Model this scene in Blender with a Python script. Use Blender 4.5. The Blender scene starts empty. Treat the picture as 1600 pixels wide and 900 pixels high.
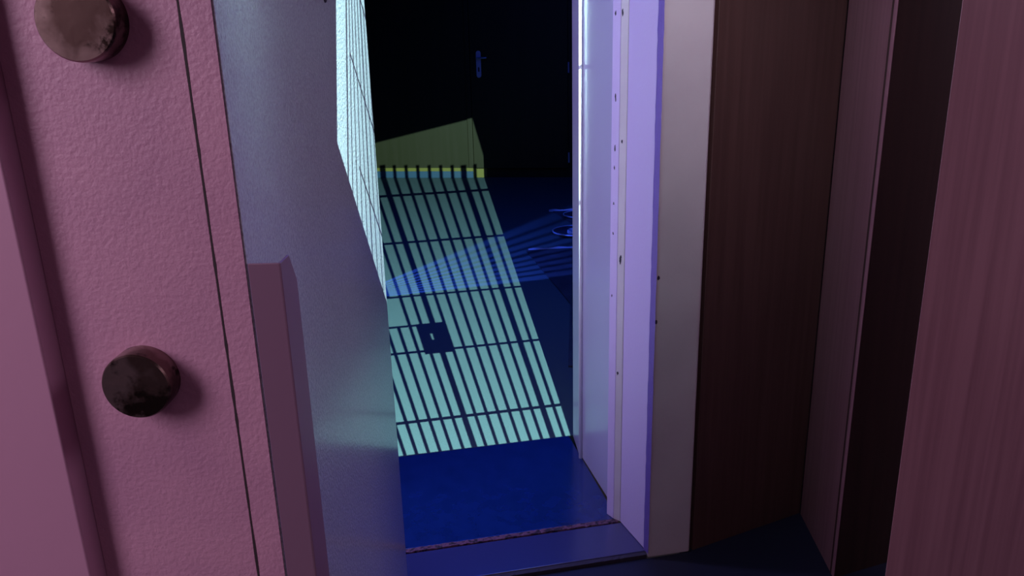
import bpy, bmesh, math, random
import numpy as np
from mathutils import Vector, Matrix
random.seed(4)
S = bpy.context.scene
COL = S.collection

# ------------------------------------------------------------------ camera
F = 1264.0; CH = 1.4
dn = np.array([105.0, 4000.0, F]); dn /= np.linalg.norm(dn)
zc = -dn
fh = np.array([0, 0, 1.0]); fh = fh - zc * (fh @ zc); fh /= np.linalg.norm(fh)
rc = np.cross(fh, zc); rc = rc if rc[0] > 0 else -rc
YAW = math.radians(11.4)
yc = math.cos(YAW) * fh - math.sin(YAW) * rc
xc = math.cos(YAW) * rc + math.sin(YAW) * fh
M = np.array([xc, yc, zc])
CO = np.array([0, 0, CH])
def ray(px, py): return M @ np.array([px - 800.0, py - 450.0, F])
def floorpt(px, py, z=0.0):
    d = ray(px, py); return CO + d * (z - CH) / d[2]
def onplane(px, py, P, n):
    d = ray(px, py); P = np.array(P, float); n = np.array(n, float)
    return CO + d * ((n @ (P - CO)) / (n @ d))

cam = bpy.data.cameras.new('camera'); cam.sensor_width = 36; cam.lens = 36 * F / 1600
cam.clip_start = 0.02
co = bpy.data.objects.new('camera', cam); COL.objects.link(co)
R = np.eye(4); R[:3, 0] = M[:, 0]; R[:3, 1] = -M[:, 1]; R[:3, 2] = -M[:, 2]; R[:3, 3] = CO
co.matrix_world = Matrix(R.tolist())
S.camera = co

# ------------------------------------------------------------------ materials
def mat(name, col, rough=0.5, metal=0.0, coat=0.0, bump=None, var=None, stretch=(1, 1, 1), col2=None, spots=None, coat_rough=0.15, spec=0.5):
    """bump=(scale,strength,dist); var=(scale,amount low..high); spots=(scale,threshold,colour)"""
    m = bpy.data.materials.new(name); m.use_nodes = True
    nt = m.node_tree; b = nt.nodes['Principled BSDF']; L = nt.links
    b.inputs['Base Color'].default_value = (*col, 1)
    b.inputs['Roughness'].default_value = rough; b.inputs['Metallic'].default_value = metal
    b.inputs['Coat Weight'].default_value = coat; b.inputs['Coat Roughness'].default_value = coat_rough
    b.inputs['Specular IOR Level'].default_value = spec
    tc = nt.nodes.new('ShaderNodeTexCoord'); mp = nt.nodes.new('ShaderNodeMapping')
    mp.inputs['Scale'].default_value = stretch
    L.new(tc.outputs['Object'], mp.inputs['Vector'])
    csock = None
    if var:
        n = nt.nodes.new('ShaderNodeTexNoise'); n.inputs['Scale'].default_value = var[0]; n.inputs['Detail'].default_value = 6
        L.new(mp.outputs[0], n.inputs['Vector'])
        r = nt.nodes.new('ShaderNodeMapRange'); r.inputs['From Min'].default_value = var[1]; r.inputs['From Max'].default_value = var[2]
        L.new(n.outputs['Fac'], r.inputs['Value'])
        mx = nt.nodes.new('ShaderNodeMix'); mx.data_type = 'RGBA'
        mx.inputs['A'].default_value = (*col, 1); mx.inputs['B'].default_value = (*(col2 or [c * 0.6 for c in col]), 1)
        L.new(r.outputs[0], mx.inputs['Factor']); csock = mx.outputs['Result']
    if spots:
        n = nt.nodes.new('ShaderNodeTexNoise'); n.inputs['Scale'].default_value = spots[0]; n.inputs['Detail'].default_value = 8
        n.inputs['Roughness'].default_value = 0.65
        L.new(mp.outputs[0], n.inputs['Vector'])
        r = nt.nodes.new('ShaderNodeMapRange'); r.inputs['From Min'].default_value = spots[1]; r.inputs['From Max'].default_value = spots[1] + 0.06
        L.new(n.outputs['Fac'], r.inputs['Value'])
        mx = nt.nodes.new('ShaderNodeMix'); mx.data_type = 'RGBA'
        mx.inputs['A'].default_value = (*col, 1); mx.inputs['B'].default_value = (*spots[2], 1)
        if csock: L.new(csock, mx.inputs['A'])
        L.new(r.outputs[0], mx.inputs['Factor']); csock = mx.outputs['Result']
    if csock: L.new(csock, b.inputs['Base Color'])
    if bump:
        n = nt.nodes.new('ShaderNodeTexNoise'); n.inputs['Scale'].default_value = bump[0]; n.inputs['Detail'].default_value = bump[3] if len(bump) > 3 else 3
        L.new(mp.outputs[0], n.inputs['Vector'])
        bp = nt.nodes.new('ShaderNodeBump'); bp.inputs['Strength'].default_value = bump[1]; bp.inputs['Distance'].default_value = bump[2]
        L.new(n.outputs['Fac'], bp.inputs['Height']); L.new(bp.outputs[0], b.inputs['Normal'])
    return m

m_pink = mat('pink_textured_paint', (0.40, 0.185, 0.285), 0.55, bump=(190, 0.33, 0.0035, 4), var=(9, 0.35, 0.7), col2=(0.345, 0.155, 0.255))
m_pinkflat = mat('pink_smooth_paint', (0.36, 0.165, 0.265), 0.5, bump=(40, 0.06, 0.004))
m_face = mat('grey_hammered_paint', (0.38, 0.38, 0.45), 0.30, 0.0, 1.0, bump=(210, 0.60, 0.0035, 4), var=(260, 0.40, 0.62), col2=(0.27, 0.25, 0.32), coat_rough=0.16)
m_bar = mat('mauve_channel_paint', (0.16, 0.08, 0.135), 0.38, bump=(60, 0.05, 0.002))
m_seam = mat('dark_seam', (0.02, 0.008, 0.014), 0.8)
m_bolt = mat('worn_bolt_steel', (0.30, 0.195, 0.195), 0.26, 0.9, var=(16, 0.44, 0.56), col2=(0.13, 0.075, 0.07), spots=(20, 0.53, (0.035, 0.02, 0.018)), bump=(60, 0.12, 0.002))
m_frame = mat('grey_frame_paint', (0.60, 0.53, 0.61), 0.42, bump=(120, 0.12, 0.003), var=(5, 0.4, 0.7), col2=(0.53, 0.46, 0.54))
m_rebate = mat('lavender_rebate_paint', (0.54, 0.43, 0.72), 0.45, bump=(130, 0.2, 0.003))
m_reveal = mat('pale_lilac_reveal_paint', (0.46, 0.43, 0.62), 0.30, coat=0.4, bump=(150, 0.12, 0.002), coat_rough=0.2)
m_bead = mat('pale_bead_paint', (0.88, 0.86, 0.90), 0.55)
m_violet = mat('chipped_violet_paint', (0.13, 0.08, 0.36), 0.5, bump=(90, 0.4, 0.004))
m_chip = mat('bare_dark_chip', (0.03, 0.022, 0.045), 0.7)
m_plate = mat('blue_steel_plate', (0.006, 0.030, 0.19), 0.24, 0.15, bump=(200, 0.04, 0.002), var=(18, 0.4, 0.65), col2=(0.004, 0.024, 0.155), coat=1.0, coat_rough=0.16)
m_front = mat('violet_steel_sill', (0.040, 0.045, 0.17), 0.26, 0.1, 1.0, bump=(200, 0.06, 0.002))
m_rough = mat('flaking_pink_paint', (0.16, 0.065, 0.12), 0.8, bump=(150, 0.9, 0.006), spots=(60, 0.50, (0.025, 0.012, 0.03)))
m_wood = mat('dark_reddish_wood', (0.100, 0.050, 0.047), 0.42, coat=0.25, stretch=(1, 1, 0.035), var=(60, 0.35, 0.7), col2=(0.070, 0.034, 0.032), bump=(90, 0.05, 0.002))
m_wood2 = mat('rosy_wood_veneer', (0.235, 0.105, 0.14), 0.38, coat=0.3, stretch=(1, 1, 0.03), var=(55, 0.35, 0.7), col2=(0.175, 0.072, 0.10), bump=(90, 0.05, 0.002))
m_wood3 = mat('shadow_brown_wood', (0.038, 0.016, 0.016), 0.5, stretch=(1, 1, 0.035), var=(60, 0.35, 0.7), col2=(0.026, 0.011, 0.011))  # near-black tone puts the shade on the pilaster front into the wood colour
m_fwood = mat('brown_wall_veneer', (0.017, 0.0155, 0.005), 0.5, spec=0.2, stretch=(1, 1, 0.05), var=(22, 0.35, 0.7), col2=(0.021, 0.018, 0.008))
m_skirt = mat('yellow_wood_skirting', (0.115, 0.095, 0.010), 0.5)
m_kick = mat('blue_kick_strip', (0.012, 0.042, 0.085), 0.5)
m_carpet = mat('blue_grey_carpet', (0.060, 0.091, 0.101), 0.95, var=(420, 0.36, 0.64), col2=(0.042, 0.064, 0.074), bump=(500, 0.5, 0.004), spec=0.1)
m_ofloor = mat('dark_blue_floor', (0.0035, 0.005, 0.028), 0.6, bump=(200, 0.1, 0.002))
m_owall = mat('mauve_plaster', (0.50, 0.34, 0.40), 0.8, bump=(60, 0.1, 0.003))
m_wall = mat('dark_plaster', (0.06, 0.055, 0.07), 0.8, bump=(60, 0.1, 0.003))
m_dark = mat('black_lacquer', (0.018, 0.02, 0.035), 0.35, coat=0.3, var=(8, 0.4, 0.7), col2=(0.035, 0.045, 0.075))
m_mat = mat('black_mat_felt', (0.014, 0.016, 0.026), 0.8, var=(9, 0.4, 0.7), col2=(0.030, 0.034, 0.05), bump=(300, 0.4, 0.004))
m_glass = mat('bright_steel_rim', (0.40, 0.45, 0.60), 0.35, 0.25)
m_steel = mat('brushed_handle_steel', (0.35, 0.42, 0.75), 0.35, 0.7)
m_gate = mat('black_gate_steel', (0.02, 0.02, 0.022), 0.5, 0.5)

# ------------------------------------------------------------------ helpers
def tag(o, label=None, cat=None, group=None, kind=None):
    if label: o['label'] = label
    if cat: o['category'] = cat
    if group: o['group'] = group
    if kind: o['kind'] = kind
    return o
def empty(name, loc, label, cat, group=None):
    o = bpy.data.objects.new(name, None); COL.objects.link(o); o.location = loc; o.empty_display_size = 0.1
    tag(o, label, cat, group); return o
def link(name, bm, m, parent=None, bevel=0, smooth=False, seg=2):
    bmesh.ops.recalc_face_normals(bm, faces=bm.faces)
    me = bpy.data.meshes.new(name); bm.to_mesh(me); bm.free()
    me.materials.append(m)
    o = bpy.data.objects.new(name, me); COL.objects.link(o)
    if parent is not None:
        o.parent = parent
        pl = parent
        off = Vector((0, 0, 0))
        while pl is not None: off += pl.location; pl = pl.parent
        me.transform(Matrix.Translation(-off))
    if bevel:
        md = o.modifiers.new('bevel', 'BEVEL'); md.width = bevel; md.segments = seg; md.limit_method = 'ANGLE'; md.angle_limit = math.radians(30)
        for p in me.polygons: p.use_smooth = True
        md.harden_normals = False
        md2 = o.modifiers.new('wn', 'WEIGHTED_NORMAL'); md2.keep_sharp = True
    elif smooth:
        for p in me.polygons: p.use_smooth = True
    return o
def prism(plan, z0, z1, bm=None):
    bm = bm or bmesh.new()
    lo = [bm.verts.new((p[0], p[1], z0)) for p in plan]
    hi = [bm.verts.new((p[0], p[1], z1)) for p in plan]
    n = len(plan)
    bm.faces.new(lo[::-1]); bm.faces.new(hi)
    for i in range(n): bm.faces.new((lo[i], lo[(i + 1) % n], hi[(i + 1) % n], hi[i]))
    return bm
def hexa(lo, hi, bm=None):
    bm = bm or bmesh.new()
    a = [bm.verts.new(tuple(p)) for p in lo]; b = [bm.verts.new(tuple(p)) for p in hi]
    n = len(a); bm.faces.new(a[::-1]); bm.faces.new(b)
    for i in range(n): bm.faces.new((a[i], a[(i + 1) % n], b[(i + 1) % n], b[i]))
    return bm
def box(x0, x1, y0, y1, z0, z1, bm=None):
    return prism([(x0, y0), (x1, y0), (x1, y1), (x0, y1)], z0, z1, bm)
def lathe(prof, P, axis, n=48, bm=None):
    """prof: (distance along axis, radius)"""
    bm = bm or bmesh.new()
    a = Vector(axis).normalized(); t = a.orthogonal().normalized(); s = a.cross(t); P = Vector(P)
    rings = []
    for d, r in prof:
        if r < 1e-6: rings.append([bm.verts.new(P + a * d)])
        else: rings.append([bm.verts.new(P + a * d + (t * math.cos(2 * math.pi * k / n) + s * math.sin(2 * math.pi * k / n)) * r) for k in range(n)])
    for A, B in zip(rings, rings[1:]):
        for k in range(n):
            k2 = (k + 1) % n
            if len(A) == 1 and len(B) == 1: continue
            if len(A) == 1: bm.faces.new((A[0], B[k], B[k2]))
            elif len(B) == 1: bm.faces.new((A[k], A[k2], B[0]))
            else: bm.faces.new((A[k], A[k2], B[k2], B[k]))
    return bm
def struct(name, bm, m, **k):
    o = link(name, bm, m, **k); o['kind'] = 'structure'; return o

# ------------------------------------------------------------------ setting
TOP = 2.62            # head of the doorway
FZ = -0.015           # outer floor
far0 = floorpt(590, 277); far1 = floorpt(895, 277)
fd = (far1 - far0)[:2]; fd /= np.linalg.norm(fd); fn = np.array([-fd[1], fd[0]])   # fn points away from camera
def fw(s, d=0.0):   # along far wall from far0, d = towards camera
    p = far0[:2] + fd * s - fn * d; return (p[0], p[1])
LX, RX = -1.5, 3.1
sL = (LX - far0[0]) / fd[0]; sR = (RX - far0[0]) / fd[0]
struct('floor', prism([(LX, 2.545), (RX, 2.545), fw(sR), fw(sL)], -0.06, 0.0), m_carpet)
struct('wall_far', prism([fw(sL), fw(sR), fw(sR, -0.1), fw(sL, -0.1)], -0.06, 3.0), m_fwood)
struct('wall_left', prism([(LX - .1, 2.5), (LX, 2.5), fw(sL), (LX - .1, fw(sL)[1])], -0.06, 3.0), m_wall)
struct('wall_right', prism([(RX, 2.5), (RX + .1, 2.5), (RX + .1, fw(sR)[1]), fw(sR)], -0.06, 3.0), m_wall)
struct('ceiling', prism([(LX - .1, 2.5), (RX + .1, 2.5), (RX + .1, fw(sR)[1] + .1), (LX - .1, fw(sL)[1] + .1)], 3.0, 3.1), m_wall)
# thick front wall around the doorway
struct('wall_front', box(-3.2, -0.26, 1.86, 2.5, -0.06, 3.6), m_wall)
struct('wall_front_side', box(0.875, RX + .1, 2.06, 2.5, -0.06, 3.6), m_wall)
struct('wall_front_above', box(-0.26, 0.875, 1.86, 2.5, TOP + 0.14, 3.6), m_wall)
struct('floor_outer', prism([(-3.2, -3.5), (3.2, -3.5), (3.2, 2.06), (0.875, 2.06), (0.865, 1.822), (-3.2, 1.822)], -0.08, FZ), m_ofloor)
struct('wall_back', box(-3.2, 3.2, -3.6, -3.5, -0.08, 3.6), m_owall)
struct('wall_outer_left', box(-3.3, -3.2, -3.6, 1.86, -0.08, 3.6), m_owall)
struct('wall_outer_right', box(3.2, 3.3, -3.6, 2.06, -0.08, 3.6), m_owall)
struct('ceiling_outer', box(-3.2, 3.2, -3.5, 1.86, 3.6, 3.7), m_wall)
# skirting of the far wall
struct('baseboard_far', prism([fw(-1.6), fw(0.66 + 0.5), fw(1.16, 0.018), fw(-1.6, 0.018)], 0.0, 0.098), m_skirt, bevel=0.002)

# ------------------------------------------------------------------ far wooden door, kick strip
Pfar = np.array([far0[0], far0[1], 0]); Nfar = np.array([fn[0], fn[1], 0])
def far_s(px, py):
    p = onplane(px, py, Pfar, Nfar); return (p[:2] - far0[:2]) @ fd, p[2]
s_edge = far_s(738, 200)[0]; s_hinge = far_s(890, 200)[0]
k0 = far_s(738, 264)
kb = tag(link('kick_strip', prism([fw(-1.5, 0.02), fw(s_edge, 0.02), fw(s_edge, 0.034), fw(-1.5, 0.034)], 0.0, 0.066), m_kick, bevel=0.002),
    'blue kick strip along the foot of the sunlit wood wall', 'skirting')
dr = empty('wooden_door', (*fw((s_edge + s_hinge) / 2, 0.02), 0.0), 'dark wooden door with long steel handle plate at the back of the room', 'door')
link('door_leaf', prism([fw(s_edge + .012, 0.0195), fw(s_hinge - .012, 0.0195), fw(s_hinge - .012, 0.045), fw(s_edge + .012, 0.045)], 0.10, 2.2), m_fwood, dr, bevel=0.003)
link('door_architrave', prism([fw(s_edge - .045, 0.001), fw(s_edge + .006, 0.001), fw(s_edge + .006, 0.03), fw(s_edge - .045, 0.03)], 0.10, 2.26), m_fwood, dr, bevel=0.004)
sh, zh0 = far_s(750, 121); _, zh1 = far_s(750, 79); zm = (zh0 + zh1) / 2
def capsule(sc, w, z0, z1, d0, d1):
    bm = bmesh.new(); pts = []
    for k in range(13): a = math.pi * k / 12; pts.append((sc + w * math.cos(a), z1 - w + w * math.sin(a)))
    for k in range(13): a = math.pi + math.pi * k / 12; pts.append((sc + w * math.cos(a), z0 + w + w * math.sin(a)))
    lo = [bm.verts.new((*fw(s, d0), z)) for s, z in pts]; hi = [bm.verts.new((*fw(s, d1), z)) for s, z in pts]
    bm.faces.new(lo[::-1]); bm.faces.new(hi)
    for i in range(len(pts)): j = (i + 1) % len(pts); bm.faces.new((lo[i], lo[j], hi[j], hi[i]))
    return bm
hp = link('handle_plate', capsule(sh, 0.024, zh0, zh1, 0.045, 0.053), m_steel, dr, bevel=0.002)
link('keyhole', capsule(sh, 0.008, zh0 + 0.055, zh0 + 0.1, 0.053, 0.0545), m_chip, hp)
ax = Vector((-fn[0], -fn[1], 0))
bm = lathe([(0, .011), (.045, .011), (.05, .009), (.05, 0)], (*fw(sh, .053), zm + .06), ax, 20)
p0 = Vector((*fw(sh, .095), zm + .06)); lathe([(0, 0), (0, .009), (.085, .008), (.09, .004), (.09, 0)], p0, Vector((fd[0], fd[1], 0)), 16, bm)
link('lever', bm, m_steel, hp, smooth=True)
for py in (105, 245):
    s_, z_ = far_s(886, py)
    bm = lathe([(-.05, 0), (-.05, .009), (.05, .009), (.05, 0)], (*fw(s_hinge - .004, .048), z_), (0, 0, 1), 16)
    link('hinge', bm, m_steel, dr, smooth=False)

# ------------------------------------------------------------------ dark mats and round plates on the right of the room
def mat_piece(nm, px, label, edge):
    P = [floorpt(*p)[:2] for p in px]; c = np.mean(P, axis=0)
    t = empty(nm, (c[0], c[1], 0), label, 'mat', 'dark mats at the right of the room')
    link('mat_sheet', prism([tuple(p) for p in P], 0.0, 0.009), m_mat, t, bevel=0.002)
    a, b = floorpt(*edge[0])[:2], floorpt(*edge[1])[:2]; d = (b - a) / np.linalg.norm(b - a); q = np.array([-d[1], d[0]])
    a = a + q * .002; b = b + q * .002
    bm = bmesh.new(); N = 24; prev = None
    for k in range(N + 1):
        p = a + (b - a) * k / N; hh = .017 + .004 * math.sin(k * 1.3)
        ring = [bm.verts.new((*(p + q * o), z)) for o, z in ((0, 0), (0.002, hh), (.014, hh * .8), (.022, 0))]
        if prev:
            for m in range(4): bm.faces.new((prev[m], prev[(m + 1) % 4], ring[(m + 1) % 4], ring[m]))
        prev = ring
    link('metal_edging', bm, m_glass, t)
mat_piece('floor_mat', ((822, 393), (1010, 383), (1010, 580), (888, 574), (891, 476), (880, 462)), 'nearer dark mat with shiny metal edging on the blue floor beside the door frame', ((826, 392.5), (1010, 382)))
mat_piece('floor_mat.001', ((864, 331.5), (1000, 327), (1000, 374), (928, 372)), 'farther dark mat with shiny metal edging behind the round plates', ((858, 331), (1000, 326)))
def dish(nm, px, py, label, r):
    p = floorpt(px, py)
    t = empty(nm, (p[0], p[1], 0), label, 'plate', 'round steel plates on the floor')
    bm = lathe([(0.0, 0), (0.0, r * .8), (.012, r * .96), (.022, r), (.022, r * .95), (.010, r * .85), (.008, r * .3), (.012, 0)], (p[0], p[1], .001), (0, 0, 1), 64)
    link('plate_disc', bm, m_dark, t, smooth=True)
    bm = bmesh.new(); lathe([(.020, r * .96), (.028, r * .98), (.026, r * 1.02), (.016, r * 1.01), (.020, r * .96)], (p[0], p[1], .001), (0, 0, 1), 64, bm)
    link('plate_rim', bm, m_glass, t, smooth=True)
    bm = lathe([(.008, r * .34), (.026, r * .33), (.030, r * .29), (.026, r * .26), (.008, r * .25)], (p[0], p[1], .001), (0, 0, 1), 48)
    link('inner_ring', bm, m_glass, t, smooth=True)
dish('round_plate', 898, 365, 'nearer round dark plate with shiny rim lying between the two dark mats', .16)
dish('round_plate.001', 906, 339, 'farther round dark plate with shiny rim lying on the farther mat', .13)

# ------------------------------------------------------------------ door frame and threshold
fr = empty('door_frame', (0.36, 2.1, 0.0), 'painted steel vault door frame, lavender and grey, right of the opening', 'door frame')
H1 = TOP
link('inner_strip', prism([(0.722, 2.535), (0.703, 2.385), (0.80, 2.385), (0.80, 2.535)], .0015, H1), m_reveal, fr, bevel=0.002)
bm = lathe([(0, 0), (0, .0062), (H1, .0062), (H1, 0)], (0.7045, 2.380, 0), (0, 0, 1), 20); link('bead', bm, m_bead, fr, smooth=True)
link('reveal', prism([(0.710, 2.378), (0.716, 2.05), (0.80, 2.05), (0.80, 2.378)], .0015, H1), m_reveal, fr, bevel=0.0015)
link('inner_stop', prism([(0.685, 2.034), (0.696, 2.006), (0.80, 2.008), (0.80, 2.045), (0.689, 2.045)], .0015, H1), m_rebate, fr, bevel=0.0015)
link('rubbed_stop', prism([(0.6965, 2.005), (0.710, 1.988), (0.80, 1.988), (0.80, 2.0065)], .0015, H1), m_frame, fr, bevel=0.0015)
link('rebate', prism([(0.711, 1.987), (0.733, 1.842), (0.80, 1.842), (0.80, 1.987)], .0015, H1), m_rebate, fr, bevel=0.001)
# ragged violet paint edge between rebate and face plate
bm = bmesh.new(); N = 120; prev = None
for i in range(N + 1):
    z = H1 * i / N; j = 0.0015 + 0.0022 * abs(math.sin(i * .37) * math.sin(i * 1.13 + 1)) + random.random() * .0008
    ring = [bm.verts.new(v) for v in ((0.7325 , 1.8425, z), (0.7325 - j * .18, 1.8425 + j, z), (0.7310 - j * .18, 1.8425 + j, z), (0.7305, 1.8405, z), (0.7345 + j * .5, 1.8215, z), (0.7345 + j * .7, 1.8235, z))]
    if prev:
        for k in range(6): bm.faces.new((prev[k], prev[(k + 1) % 6], ring[(k + 1) % 6], ring[k]))
    prev = ring
link('chipped_edge', bm, m_violet, fr)
link('face_plate', prism([(0.734, 1.8405), (0.736, 1.824), (0.858, 1.8225), (0.861, 1.828), (0.861, 2.05), (0.80, 2.05), (0.80, 1.8405)], FZ, H1 + .12), m_frame, fr, bevel=0.004, seg=3)
# the same frame on the left, behind the open door, and across the head
struct('trim_1', prism([(-0.25, 1.84), (-0.142, 1.84), (-0.142, 1.987), (-0.121, 1.99), (-0.121, 2.535), (-0.25, 2.535)], 0, H1), m_rebate, bevel=0.002)
struct('trim_2', box(-0.25, 0.79, 1.863, 2.535, H1 + .002, H1 + .12), m_frame, bevel=0.002)
def chip(px, py, P, nn, sx, sz):
    nn = np.array([nn[0], nn[1], 0.0]); nn /= np.linalg.norm(nn); tt = np.array([-nn[1], nn[0], 0.0])
    p = onplane(px, py, (P[0], P[1], 0), nn); bm = bmesh.new()
    pts = [(math.cos(2 * math.pi * k / 11) * sx * random.uniform(.5, 1.15), math.sin(2 * math.pi * k / 11) * sz * random.uniform(.5, 1.15)) for k in range(11)]
    lo = [bm.verts.new(tuple(p + nn * .0006 + tt * a + np.array([0, 0, b]))) for a, b in pts]; hi = [bm.verts.new(tuple(p - nn * .002 + tt * a + np.array([0, 0, b]))) for a, b in pts]
    bm.faces.new(lo); bm.faces.new(hi[::-1])
    for i in range(11): bm.faces.new((lo[i], lo[(i + 1) % 11], hi[(i + 1) % 11], hi[i]))
    link('paint_chip', bm, m_chip, fr)
ST = ((.685, 2.034), (-.028, -.011)); RB = ((.6965, 2.005), (-.017, -.0135)); RE = ((.711, 1.987), (-.145, -.022)); FP = ((.736, 1.824), (0, -1))
for px, py, pl, sx, sz in ((962, 20, ST, .003, .006), (973, 19, RB, .0025, .009), (962, 152, ST, .003, .011), (972, 221, RB, .003, .006), (961, 232, ST, .0025, .010), (960, 262, ST, .002, .006),
                           (969, 407, RB, .004, .011), (970, 401, RB, .003, .006), (965, 583, RB, .003, .006), (959, 318, ST, .0025, .005), (958, 365, ST, .0025, .005), (956, 462, ST, .002, .004),
                           (1029, 434, FP, .004, .006), (1025, 503, FP, .004, .006)):
    chip(px, py, pl[0], pl[1], sx, sz)

th = empty('threshold', (0.35, 2.2, 0), 'dark blue steel threshold plates with a flaking pink joint in the doorway', 'threshold')
link('inner_plate', box(-0.119, 0.709, 2.0055, 2.544, -0.05, 0.001), m_plate, th, bevel=0.002)
bm = bmesh.new(); N = 90; prev = None
for i in range(N + 1):
    x = -0.11 + (0.705 + .11) * i / N; a = random.uniform(-.002, .003); c = random.uniform(-.002, .002); zz = .0015 + random.uniform(0, .002)
    ring = [bm.verts.new(v) for v in ((x, 1.987 + c, -.04), (x, 1.987 + c, zz), (x, 2.0045 + a * .3, zz * .9), (x, 2.0045, -.04))]
    if prev:
        for k in range(4): bm.faces.new((prev[k], prev[(k + 1) % 4], ring[(k + 1) % 4], ring[k]))
    prev = ring
link('paint_joint', bm, m_rough, th)
link('outer_plate', box(-0.139, 0.7335, 1.838, 1.985, -0.05, 0.0), m_front, th, bevel=0.003)
bm = bmesh.new(); prev = None
for i in range(N + 1):
    x = -0.13 + (0.733 + .13) * i / N; a = random.uniform(0, .006)
    ring = [bm.verts.new(v) for v in ((x, 1.826 - a * .4, -.05), (x, 1.826 - a * .4, -.006 + a * .5), (x, 1.8375, -.003), (x, 1.8375, -.05))]
    if prev:
        for k in range(4): bm.faces.new((prev[k], prev[(k + 1) % 4], ring[(k + 1) % 4], ring[k]))
    prev = ring
link('worn_lip', bm, m_chip, th)

# ------------------------------------------------------------------ the vault door, swung open on the left
u = ray(800, 51); u = np.array([u[0], u[1]]); u /= np.linalg.norm(u)      # free edge -> hinge
n = np.array([u[1], -u[0]])                                               # out of the inner face, to the right
Hh = onplane(603, 450, (0, 1.74, 0), (0, 1, 0))[:2]
Fc = onplane(390, 450, (*Hh, 0), (*n, 0))[:2]
def dp(a, b):   # a along u from free corner, b along n
    p = Fc + u * a + n * b; return (p[0], p[1])
LEN = float((Hh - Fc) @ u)
def edge_b(px, py, a=0.0):
    P = Fc + u * a; q = onplane(px, py, (*P, 0), (*u, 0)); return float((q[:2] - Fc) @ n), float(q[2])
b_step = edge_b(63, 400)[0]; b_seam = edge_b(341, 450)[0]
DZ0, DZ1 = 0.02, 2.5
vd = empty('vault_door', (*dp(LEN / 2, -.15), FZ), 'thick mauve vault door standing open on the left with round steel locking bolts', 'vault door')
link('door_slab', prism([dp(.012, -.006), dp(LEN, -.006), dp(LEN, b_step), dp(.012, b_step)], DZ0, DZ1), m_pinkflat, vd)
# inner face sheet
link('inner_face', prism([dp(.0015, -.0055), dp(.0015, 0), dp(LEN, 0), dp(LEN, -.0055)], DZ0, DZ1), m_face, vd, bevel=0.001)
# bolt plate in two strips with the dark seam between them
link('edge_strip', prism([dp(0, -.0015), dp(0, b_seam + .0007), dp(.0115, b_seam + .0007), dp(.0115, -.0058), dp(.0012, -.0058)], DZ0, DZ1), m_pink, vd, bevel=0.0012)
link('bolt_plate', prism([dp(0, b_seam - .0009), dp(0, b_step), dp(.0115, b_step), dp(.0115, b_seam - .0009)], DZ0, DZ1), m_pink, vd, bevel=0.001)
bm = bmesh.new(); prev = None; N = 160
for i in range(N + 1):
    z = DZ0 + (DZ1 - DZ0) * i / N; w = .0007 + random.random() * .0010 * (1 if random.random() > .3 else 0)
    ring = [bm.verts.new((*dp(a, b_seam + b), z)) for a, b in ((.004, .0007), (-.0003, w), (-.0003, -w - .0003), (.004, -.0009))]
    if prev:
        for k in range(4): bm.faces.new((prev[k], prev[(k + 1) % 4], ring[(k + 1) % 4], ring[k]))
    prev = ring
link('seam', bm, m_seam, vd)
# outer flange, standing a little proud of the bolt plate
link('outer_flange', prism([dp(-.027, b_step - .003), dp(-.027, b_step - .22), dp(LEN - .06, b_step - .22), dp(LEN - .02, b_step), dp(.0, b_step)], DZ0, DZ1), m_pinkflat, vd, bevel=0.003)
# bolts
for (px, py), (pxt, pyt), r in (((139, 32), (125, 35), .0398), ((229, 589), (216, 602), .0385)):
    b_, z_ = edge_b(px, py); P = dp(0, b_)
    bl = link('locking_bolt', lathe([(-.03, 0), (-.03, r), (.022, r), (.0262, r * .985), (.0285, r * .945), (.0285, 0)], (P[0], P[1], z_), (-u[0], -u[1], 0), 72), m_bolt, vd)
    for p in bl.data.polygons: p.use_smooth = False
    es = bl.modifiers.new('es', 'EDGE_SPLIT'); es.split_angle = math.radians(22)
    for p in bl.data.polygons: p.use_smooth = True
b_, z_ = edge_b(139, 32)
# bolts further up and down the edge, outside the picture
# channel fixed to the inner face beside the free edge
ztop = float(onplane(420, 408, (*dp(.01, .02), 0), (*u, 0))[2])
bm = prism([dp(.0008, .0004), dp(.0008, .0365), dp(.004, .0365), dp(.004, .0004)], DZ0, ztop)
# side web with its upper back corner cut away
q_ = [(.0008, DZ0), (.058, DZ0), (.058, ztop - .035), (.036, ztop), (.0008, ztop)]
lo = [bm.verts.new((*dp(a, .0335), z)) for a, z in q_]; hi = [bm.verts.new((*dp(a, .0367), z)) for a, z in q_]
bm.faces.new(lo[::-1]); bm.faces.new(hi)
for i in range(5): bm.faces.new((lo[i], lo[(i + 1) % 5], hi[(i + 1) % 5], hi[i]))
ch = link('edge_channel', bm, m_bar, vd, bevel=0.0012, seg=3)
# rivet on the inner face near the top of the picture
q = onplane(507, -5, (*Hh, 0), (*n, 0)); 
link('rivet', lathe([(0, .009), (.002, .0085), (.003, .006), (.003, 0)], q, (n[0], n[1], 0), 24), m_chip, vd, smooth=True)
tag(ch, 'smooth mauve channel on the grey face')

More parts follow.
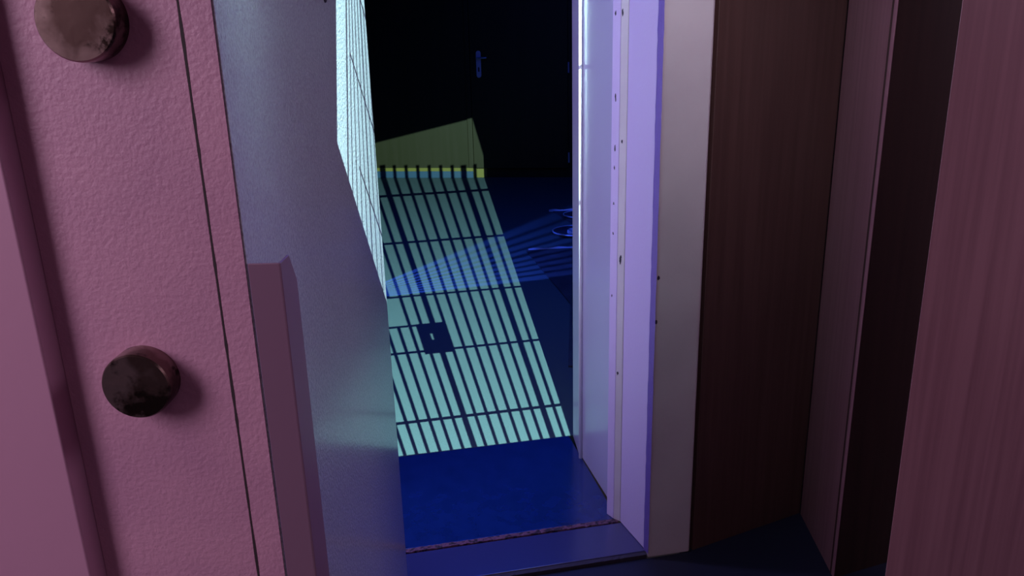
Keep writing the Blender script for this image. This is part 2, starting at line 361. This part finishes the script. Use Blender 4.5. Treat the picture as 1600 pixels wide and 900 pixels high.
# ------------------------------------------------------------------ wood cladding on the right
A0 = floorpt(1080, 855)[:2]; A1 = floorpt(1250, 795)[:2]; B1 = floorpt(1303, 897)[:2]
A0 = A0 + np.array([0.007, 0.005])
def thick(p, q, t): # quad plan from p to q with thickness t away on the right-hand side
    d = (q - p) / np.linalg.norm(q - p); nn = np.array([d[1], -d[0]]); return [tuple(p), tuple(q), tuple(q + nn * t), tuple(p + nn * t)]
dA = (A1 - A0) / np.linalg.norm(A1 - A0); nA = np.array([-dA[1], dA[0]])
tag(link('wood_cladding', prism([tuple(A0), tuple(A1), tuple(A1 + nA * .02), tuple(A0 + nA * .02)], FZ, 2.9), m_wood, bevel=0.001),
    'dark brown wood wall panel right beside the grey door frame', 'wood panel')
dB = (B1 - A1) / np.linalg.norm(B1 - A1); nB = np.array([-dB[1], dB[0]])
pil = empty('wood_pilaster', (*((A1 + B1) / 2 + nB * .1), FZ), 'rosy wood pilaster with shade coloured into its dark front face', 'pilaster')
a1 = A1 + nA * -.001 + dB * .004
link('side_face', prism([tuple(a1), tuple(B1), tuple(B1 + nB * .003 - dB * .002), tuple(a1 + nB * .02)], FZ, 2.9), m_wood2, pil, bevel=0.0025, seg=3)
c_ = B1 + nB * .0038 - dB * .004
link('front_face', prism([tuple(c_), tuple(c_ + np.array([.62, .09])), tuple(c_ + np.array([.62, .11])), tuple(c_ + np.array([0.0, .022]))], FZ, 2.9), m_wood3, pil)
Dl = floorpt(1356, 1100)[:2]
dD = np.array([math.cos(math.radians(8)), math.sin(math.radians(8))]); nD = np.array([-dD[1], dD[0]])
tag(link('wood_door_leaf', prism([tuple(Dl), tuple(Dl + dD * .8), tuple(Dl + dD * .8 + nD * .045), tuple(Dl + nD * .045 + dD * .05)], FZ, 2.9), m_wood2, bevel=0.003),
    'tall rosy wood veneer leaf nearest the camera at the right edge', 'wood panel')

# ------------------------------------------------------------------ barred gate hung from the outer ceiling and the lamp behind it
LP = np.array([0.343, -0.64, 3.27]); GY = 0.75
def gate_pt(P):     # where the ray lamp -> P crosses the gate plane
    P = np.array(P, float); t = (GY - LP[1]) / (P[1] - LP[1]); q = LP + (P - LP) * t; return q[0], q[2]
nb = floorpt(740.6, 696); nb2 = floorpt(864.5, 686); ftb = floorpt(599, 277.5); ftb2 = floorpt(725, 277.5)
gA = gate_pt(nb); gB = gate_pt(nb2); gC = gate_pt(ftb); gD = gate_pt(ftb2)
zb, zt_ = gA[1], gC[1]
gx = lambda k, z: None
def barx(k, z):     # k = 7 and 14 are the thick bars
    f = (z - zb) / (zt_ - zb)
    x7 = gA[0] + (gC[0] - gA[0]) * f; x14 = gB[0] + (gD[0] - gB[0]) * f
    return x7 + (x14 - x7) * (k - 7) / 7.0
Zlow = gate_pt((0.4, 2.542, 0))[1]
fz = lambda px, py: gate_pt(floorpt(px, py))[1]
wl = onplane(590, 222, Pfar, Nfar); wr = onplane(737, 185, Pfar, Nfar)
gwl, gwr = gate_pt(wl), gate_pt(wr)
gr_n = gate_pt(floorpt(892.5, 684)); gr_f = gate_pt(floorpt(760, 272))
face = lambda px, py: onplane(px, py, (*Hh, 0), (*n, 0))
gl = gate_pt(face(527, 225)); gl2 = gate_pt(face(525, 10))
print('GATE', gA, gB, gC, gD, 'Zlow', Zlow, 'wl', gwl, gwr, 'right', gr_n, gr_f, 'left', gl, gl2)
for q in ((542, 82), (587, 200), (542, 212), (600, 370), (600, 460), (527, 225), (545, 285)): print('facept', q, face(*q), 'gate', gate_pt(face(*q)))
gt = empty('barred_gate', (0.3, GY, 3.6), 'black steel barred gate with a keyhole plate hung high out of view to cast the bar shadows', 'gate')
XL = min(gl[0], gl2[0]); XR0 = gr_n[0]
zT0 = gwl[1] + (gwl[1] - gwr[1]) / (gwl[0] - gwr[0]) * (XL - gwl[0]); 
xs = lambda z: gl[0] + (gl2[0] - gl[0]) * (z - gl[1]) / (gl2[1] - gl[1])
XL = xs(2.14)
ap = [(gl[0], gl[1]), (.176, Zlow + .002), (gr_n[0], Zlow), (gr_f[0], gr_f[1]), (gwr[0], gwr[1]), (XL, gwl[1] - (gwl[0] - XL) * (gwr[1] - gwl[1]) / (gwr[0] - gwl[0])), (XL, 2.14)]
O = [(-.24, Zlow - .20), (.17, Zlow - .20), (.85, Zlow - .20), (.85, 2.6), (.85, 3.598), (-.24, 3.598), (-.24, 2.14)]
bm = bmesh.new(); T = .002
ring = []
for y in (GY - T, GY + T):
    ring.append(([bm.verts.new((x, y, z)) for x, z in ap], [bm.verts.new((x, y, z)) for x, z in O]))
for k in range(7):
    j = (k + 1) % 7
    for w in (0, 1): bm.faces.new((ring[w][0][k], ring[w][0][j], ring[w][1][j], ring[w][1][k]))
    bm.faces.new((ring[0][0][k], ring[0][0][j], ring[1][0][j], ring[1][0][k])); bm.faces.new((ring[0][1][k], ring[0][1][j], ring[1][1][j], ring[1][1][k]))
link('beam_mask_sheet', bm, m_gate, gt)
def slat(name, a, b, w, m=m_gate, depth=.0012):
    a = np.array(a); b = np.array(b); d = (b - a) / np.linalg.norm(b - a); p = np.array([-d[1], d[0]]) * w / 2
    bm = bmesh.new(); pts = [a - p, a + p, b + p, b - p]
    lo = [bm.verts.new((x, GY - depth, z)) for x, z in pts]; hi = [bm.verts.new((x, GY + depth, z)) for x, z in pts]
    bm.faces.new(lo); bm.faces.new(hi[::-1])
    for i in range(4): bm.faces.new((lo[i], lo[(i + 1) % 4], hi[(i + 1) % 4], hi[i]))
    return link(name, bm, m, gt)
zq = [gate_pt(onplane(x_, 257.5, Pfar - Nfar * .02, Nfar)) for x_ in (592, 757)]
zbar = lambda x: zq[0][1] + (zq[1][1] - zq[0][1]) * (x - zq[0][0]) / (zq[1][0] - zq[0][0])
pitch = (gB[0] - gA[0]) / 7.0
print('pitch', pitch)
lock = [floorpt(650, 507), floorpt(697, 503), floorpt(711, 549), floorpt(663, 553)]
lg = [gate_pt(p) for p in lock]
lz1 = (lg[0][1] + lg[1][1]) / 2; lz0 = (lg[2][1] + lg[3][1]) / 2; lx0 = (lg[0][0] + lg[3][0]) / 2; lx1 = (lg[1][0] + lg[2][0]) / 2
rails = [fz(750, 647), fz(750, 540), fz(700, 457.5), fz(700, 374), fz(690, 301)]
for k in range(-2, 16):
    thickb = k in (0, 7, 14)
    w = pitch * (.52 if thickb and k else .30)
    zt2 = zbar(barx(k, 2.73))
    if k <= 4:      # the panel beside the lock has no bars above the lock rail
        slat('gate_bar', (barx(k, Zlow - .005), Zlow - .005), (barx(k, lz1 - .003), lz1 - .003), w)
        slat('gate_bar', (barx(k, rails[2]), rails[2]), (barx(k, zt2), zt2), w)
    else:
        slat('gate_bar', (barx(k, Zlow - .005), Zlow - .005), (barx(k, zt2), zt2), w)
for i, z in enumerate(rails):
    slat('gate_rail', (barx(-2, z), z), (gr_n[0] + .02, z), [.0070, .0055, .0045, .0060, .0070][i] * 1.0)
slat('lock_rail', (barx(-2, lz1), lz1 - .003), (lx0, lz1 - .003), .005)
# lock plate with a keyhole cut through it
lxm = (lx0 + lx1) / 2; lzm = (lz0 + lz1) / 2
kp = gate_pt(floorpt(674, 522)); kq = gate_pt(floorpt(677.5, 531))
key = []
rr = .0025; sw = .0014
for k in range(10):
    a = math.radians(-50 + 280 * k / 9); key.append((kp[0] + rr * math.cos(a), kp[1] + rr * math.sin(a)))
key += [(kp[0] - sw, kq[1]), (kp[0] + sw, kq[1])]
outer = []
for (x, z) in key:
    dx, dz = x - lxm, z - lzm
    s = min((lx1 - lx0) / 2 / max(abs(dx), 1e-6), (lz1 - lz0) / 2 / max(abs(dz), 1e-6))
bm = bmesh.new()
me_o = [(lx0, lz0), (lx1, lz0), (lx1, lz1), (lx0, lz1)]
vs = [bm.verts.new((x, GY - .0013, z)) for x, z in me_o]; ks = [bm.verts.new((x, GY - .0013, z)) for x, z in key]
ed = [bm.edges.new((vs[i], vs[(i + 1) % 4])) for i in range(4)] + [bm.edges.new((ks[i], ks[(i + 1) % len(ks)])) for i in range(len(ks))]
bmesh.ops.triangle_fill(bm, edges=ed, use_beauty=True)
r_ = bmesh.ops.extrude_face_region(bm, geom=bm.faces[:]); bmesh.ops.translate(bm, vec=(0, .0026, 0), verts=[v for v in r_['geom'] if isinstance(v, bmesh.types.BMVert)])
link('lock_plate', bm, m_gate, gt)
# fine wires added for the thin shadows on the inner face
gw0 = gate_pt(face(541, 10))[0]
for k in range(8):
    f = k / 7.0
    a = np.array(gate_pt(face(541 + 30.5 * f, 10))); b = np.array(gate_pt(face(544 + 47 * f, 260 + 70 * f)))
    d = (b - a) / (b[1] - a[1])
    p = a + d * (2.20 - a[1]); q = a + d * (Zlow - .005 - a[1])
    slat('gate_wire', tuple(q), tuple(p), .0012 if k not in (0, 5) else .0018)
gx0, gx1 = gw0 - .0005, barx(-2, 2.2)
zr = [0.5 * (gate_pt(face(542, 212))[1] + gate_pt(face(600, 370))[1]), 0.5 * (gate_pt(face(542, 82))[1] + gate_pt(face(587, 200))[1])]
zr.append(zr[1] + (zr[1] - zr[0]) * 1.0)
for z in zr: slat('gate_rail', (gx0, z), (gx1, z), .0030)

# ------------------------------------------------------------------ lights
def spot(name, loc, target, power, col, ang, size=.006, blend=.1):
    l = bpy.data.lights.new(name, 'SPOT'); l.energy = power; l.color = col; l.spot_size = math.radians(ang); l.spot_blend = blend; l.shadow_soft_size = size
    o = bpy.data.objects.new(name, l); COL.objects.link(o); o.location = loc
    o.rotation_euler = (Vector(target) - Vector(loc)).to_track_quat('-Z', 'Y').to_euler(); return o
def area(name, loc, target, power, col, sx, sy):
    l = bpy.data.lights.new(name, 'AREA'); l.energy = power; l.color = col; l.shape = 'RECTANGLE'; l.size = sx; l.size_y = sy
    o = bpy.data.objects.new(name, l); COL.objects.link(o); o.location = loc
    o.rotation_euler = (Vector(target) - Vector(loc)).to_track_quat('-Z', 'Y').to_euler(); return o
cen = (.305, GY, 2.415)
spot('teal_lamp', tuple(LP), cen, 6300, (0.59, 1.0, 0.91), 34.5, .0018, .02)
area('blue_room_fill', (0.9, 3.9, 2.95), (0.9, 3.9, 0), 40, (0.01, 0.10, 1.0), 1.6, 1.6)  # added fill for the blue ambience of the inner room
area('left_soft_light', (-2.2, -0.22, 2.3), (-0.2, 0.9, 1.0), 50, (1.0, 0.86, 1.0), 0.9, 1.6)  # unseen soft light from the upper left, not fixed to the ceiling
area('back_wall_fill', (0.3, -2.3, 3.4), (0.0, -3.5, 1.5), 34, (1.0, 0.80, 0.90), 2.0, 0.3)  # added to brighten the back wall for bolt reflections and frontal fill
area('right_fill', (2.9, 0.5, 2.6), (1.3, 1.25, 0.7), 27, (1.0, 0.80, 1.0), 0.8, 0.8)  # added fill for the near wood leaf, no fixture there
area('niche_fill', (0.68, 1.30, 1.74), (0.78, 1.50, 0), 1.0, (0.94, 0.86, 1.0), 0.30, 0.2)  # added fill for the frame, the niche wood and the inner face
spot('niche_fill_spot', (0.66, 1.20, 1.76), (0.98, 1.85, 1.28), 8, (1.0, 0.86, 0.96), 76, .06, 1.0)  # added so the niche wood fades dark toward the floor
area('doorway_head_fill', (-0.02, 2.15, 2.58), (0.45, 2.1, 0.6), 4, (0.50, 0.45, 1.0), 0.15, 0.3)  # added violet fill for the right jamb
area('doorway_side_fill', (-0.115, 2.20, 1.15), (0.7, 2.12, 1.15), 6.0, (0.72, 0.62, 1.0), 0.10, 1.9)  # added violet strip hidden behind the door, brightening the jamb

# blue lamp low by the left wall of the room, behind a small barred shade
fp = floorpt(523, 472); FL = np.array([fp[0], fp[1], 1.10])
e_lo = floorpt(860, 435)[:2] - fp[:2]; e_hi = floorpt(890, 322)[:2] - fp[:2]
a_lo = math.atan2(e_lo[1], e_lo[0]); a_hi = math.atan2(e_hi[1], e_hi[0]); am = (a_lo + a_hi) / 2
print('FAN', FL, math.degrees(a_lo), math.degrees(a_hi))
lm = empty('added_fan_lamp', (FL[0], FL[1], 0), 'small blue floor lamp in a barred black housing beside the vault door', 'lamp')
bm = lathe([(0, 0), (0, .09), (.012, .09), (.014, .012), (.9, .012), (.9, 0)], (FL[0], FL[1], 0), (0, 0, 1), 32); link('stand', bm, m_gate, lm)
Rr = .12
def pol(a, r): return (FL[0] + math.cos(a) * r, FL[1] + math.sin(a) * r)
def arcpiece(nm, a0, a1, z0, z1, r=Rr):
    k = max(2, int(abs(a1 - a0) / .08)); P = [pol(a0 + (a1 - a0) * i / k, r) for i in range(k + 1)] + [pol(a1 - (a1 - a0) * i / k, r + .003) for i in range(k + 1)]
    return link(nm, prism(P, z0, z1), m_gate, lm)
arcpiece('shade', a_hi, a_lo + 2 * math.pi, .60, 1.22)
link('shade_cap', lathe([(0, 0), (0, Rr + .003), (.004, Rr + .003), (.004, 0)], (FL[0], FL[1], 1.221), (0, 0, 1), 40), m_gate, lm)
arcpiece('shade_visor', a_lo, a_hi, 1.062, 1.22)
for k in range(1, 9):
    a = a_lo + (a_hi - a_lo) * k / 9; w = .021 if k != 5 else .03
    arcpiece('shade_bar', a - w / 2 * 1.4, a + w / 2 * 1.4, .60, 1.062)
spot('reflected_fan_spot', tuple(FL), (FL[0] + math.cos(am), FL[1] + math.sin(am), .12), 210, (0.05, 0.13, 1.0), 92, .002, .3)  # added spot that casts the reflected fan

# ------------------------------------------------------------------ world and view
w = bpy.data.worlds.new('world'); S.world = w; w.use_nodes = True
w.node_tree.nodes['Background'].inputs[0].default_value = (0.6, 0.45, 0.6, 1); w.node_tree.nodes['Background'].inputs[1].default_value = 0.02
S.view_settings.view_transform = 'Standard'; S.view_settings.look = 'None'; S.view_settings.exposure = 0; S.view_settings.gamma = 1
S.view_settings.use_curve_mapping = False
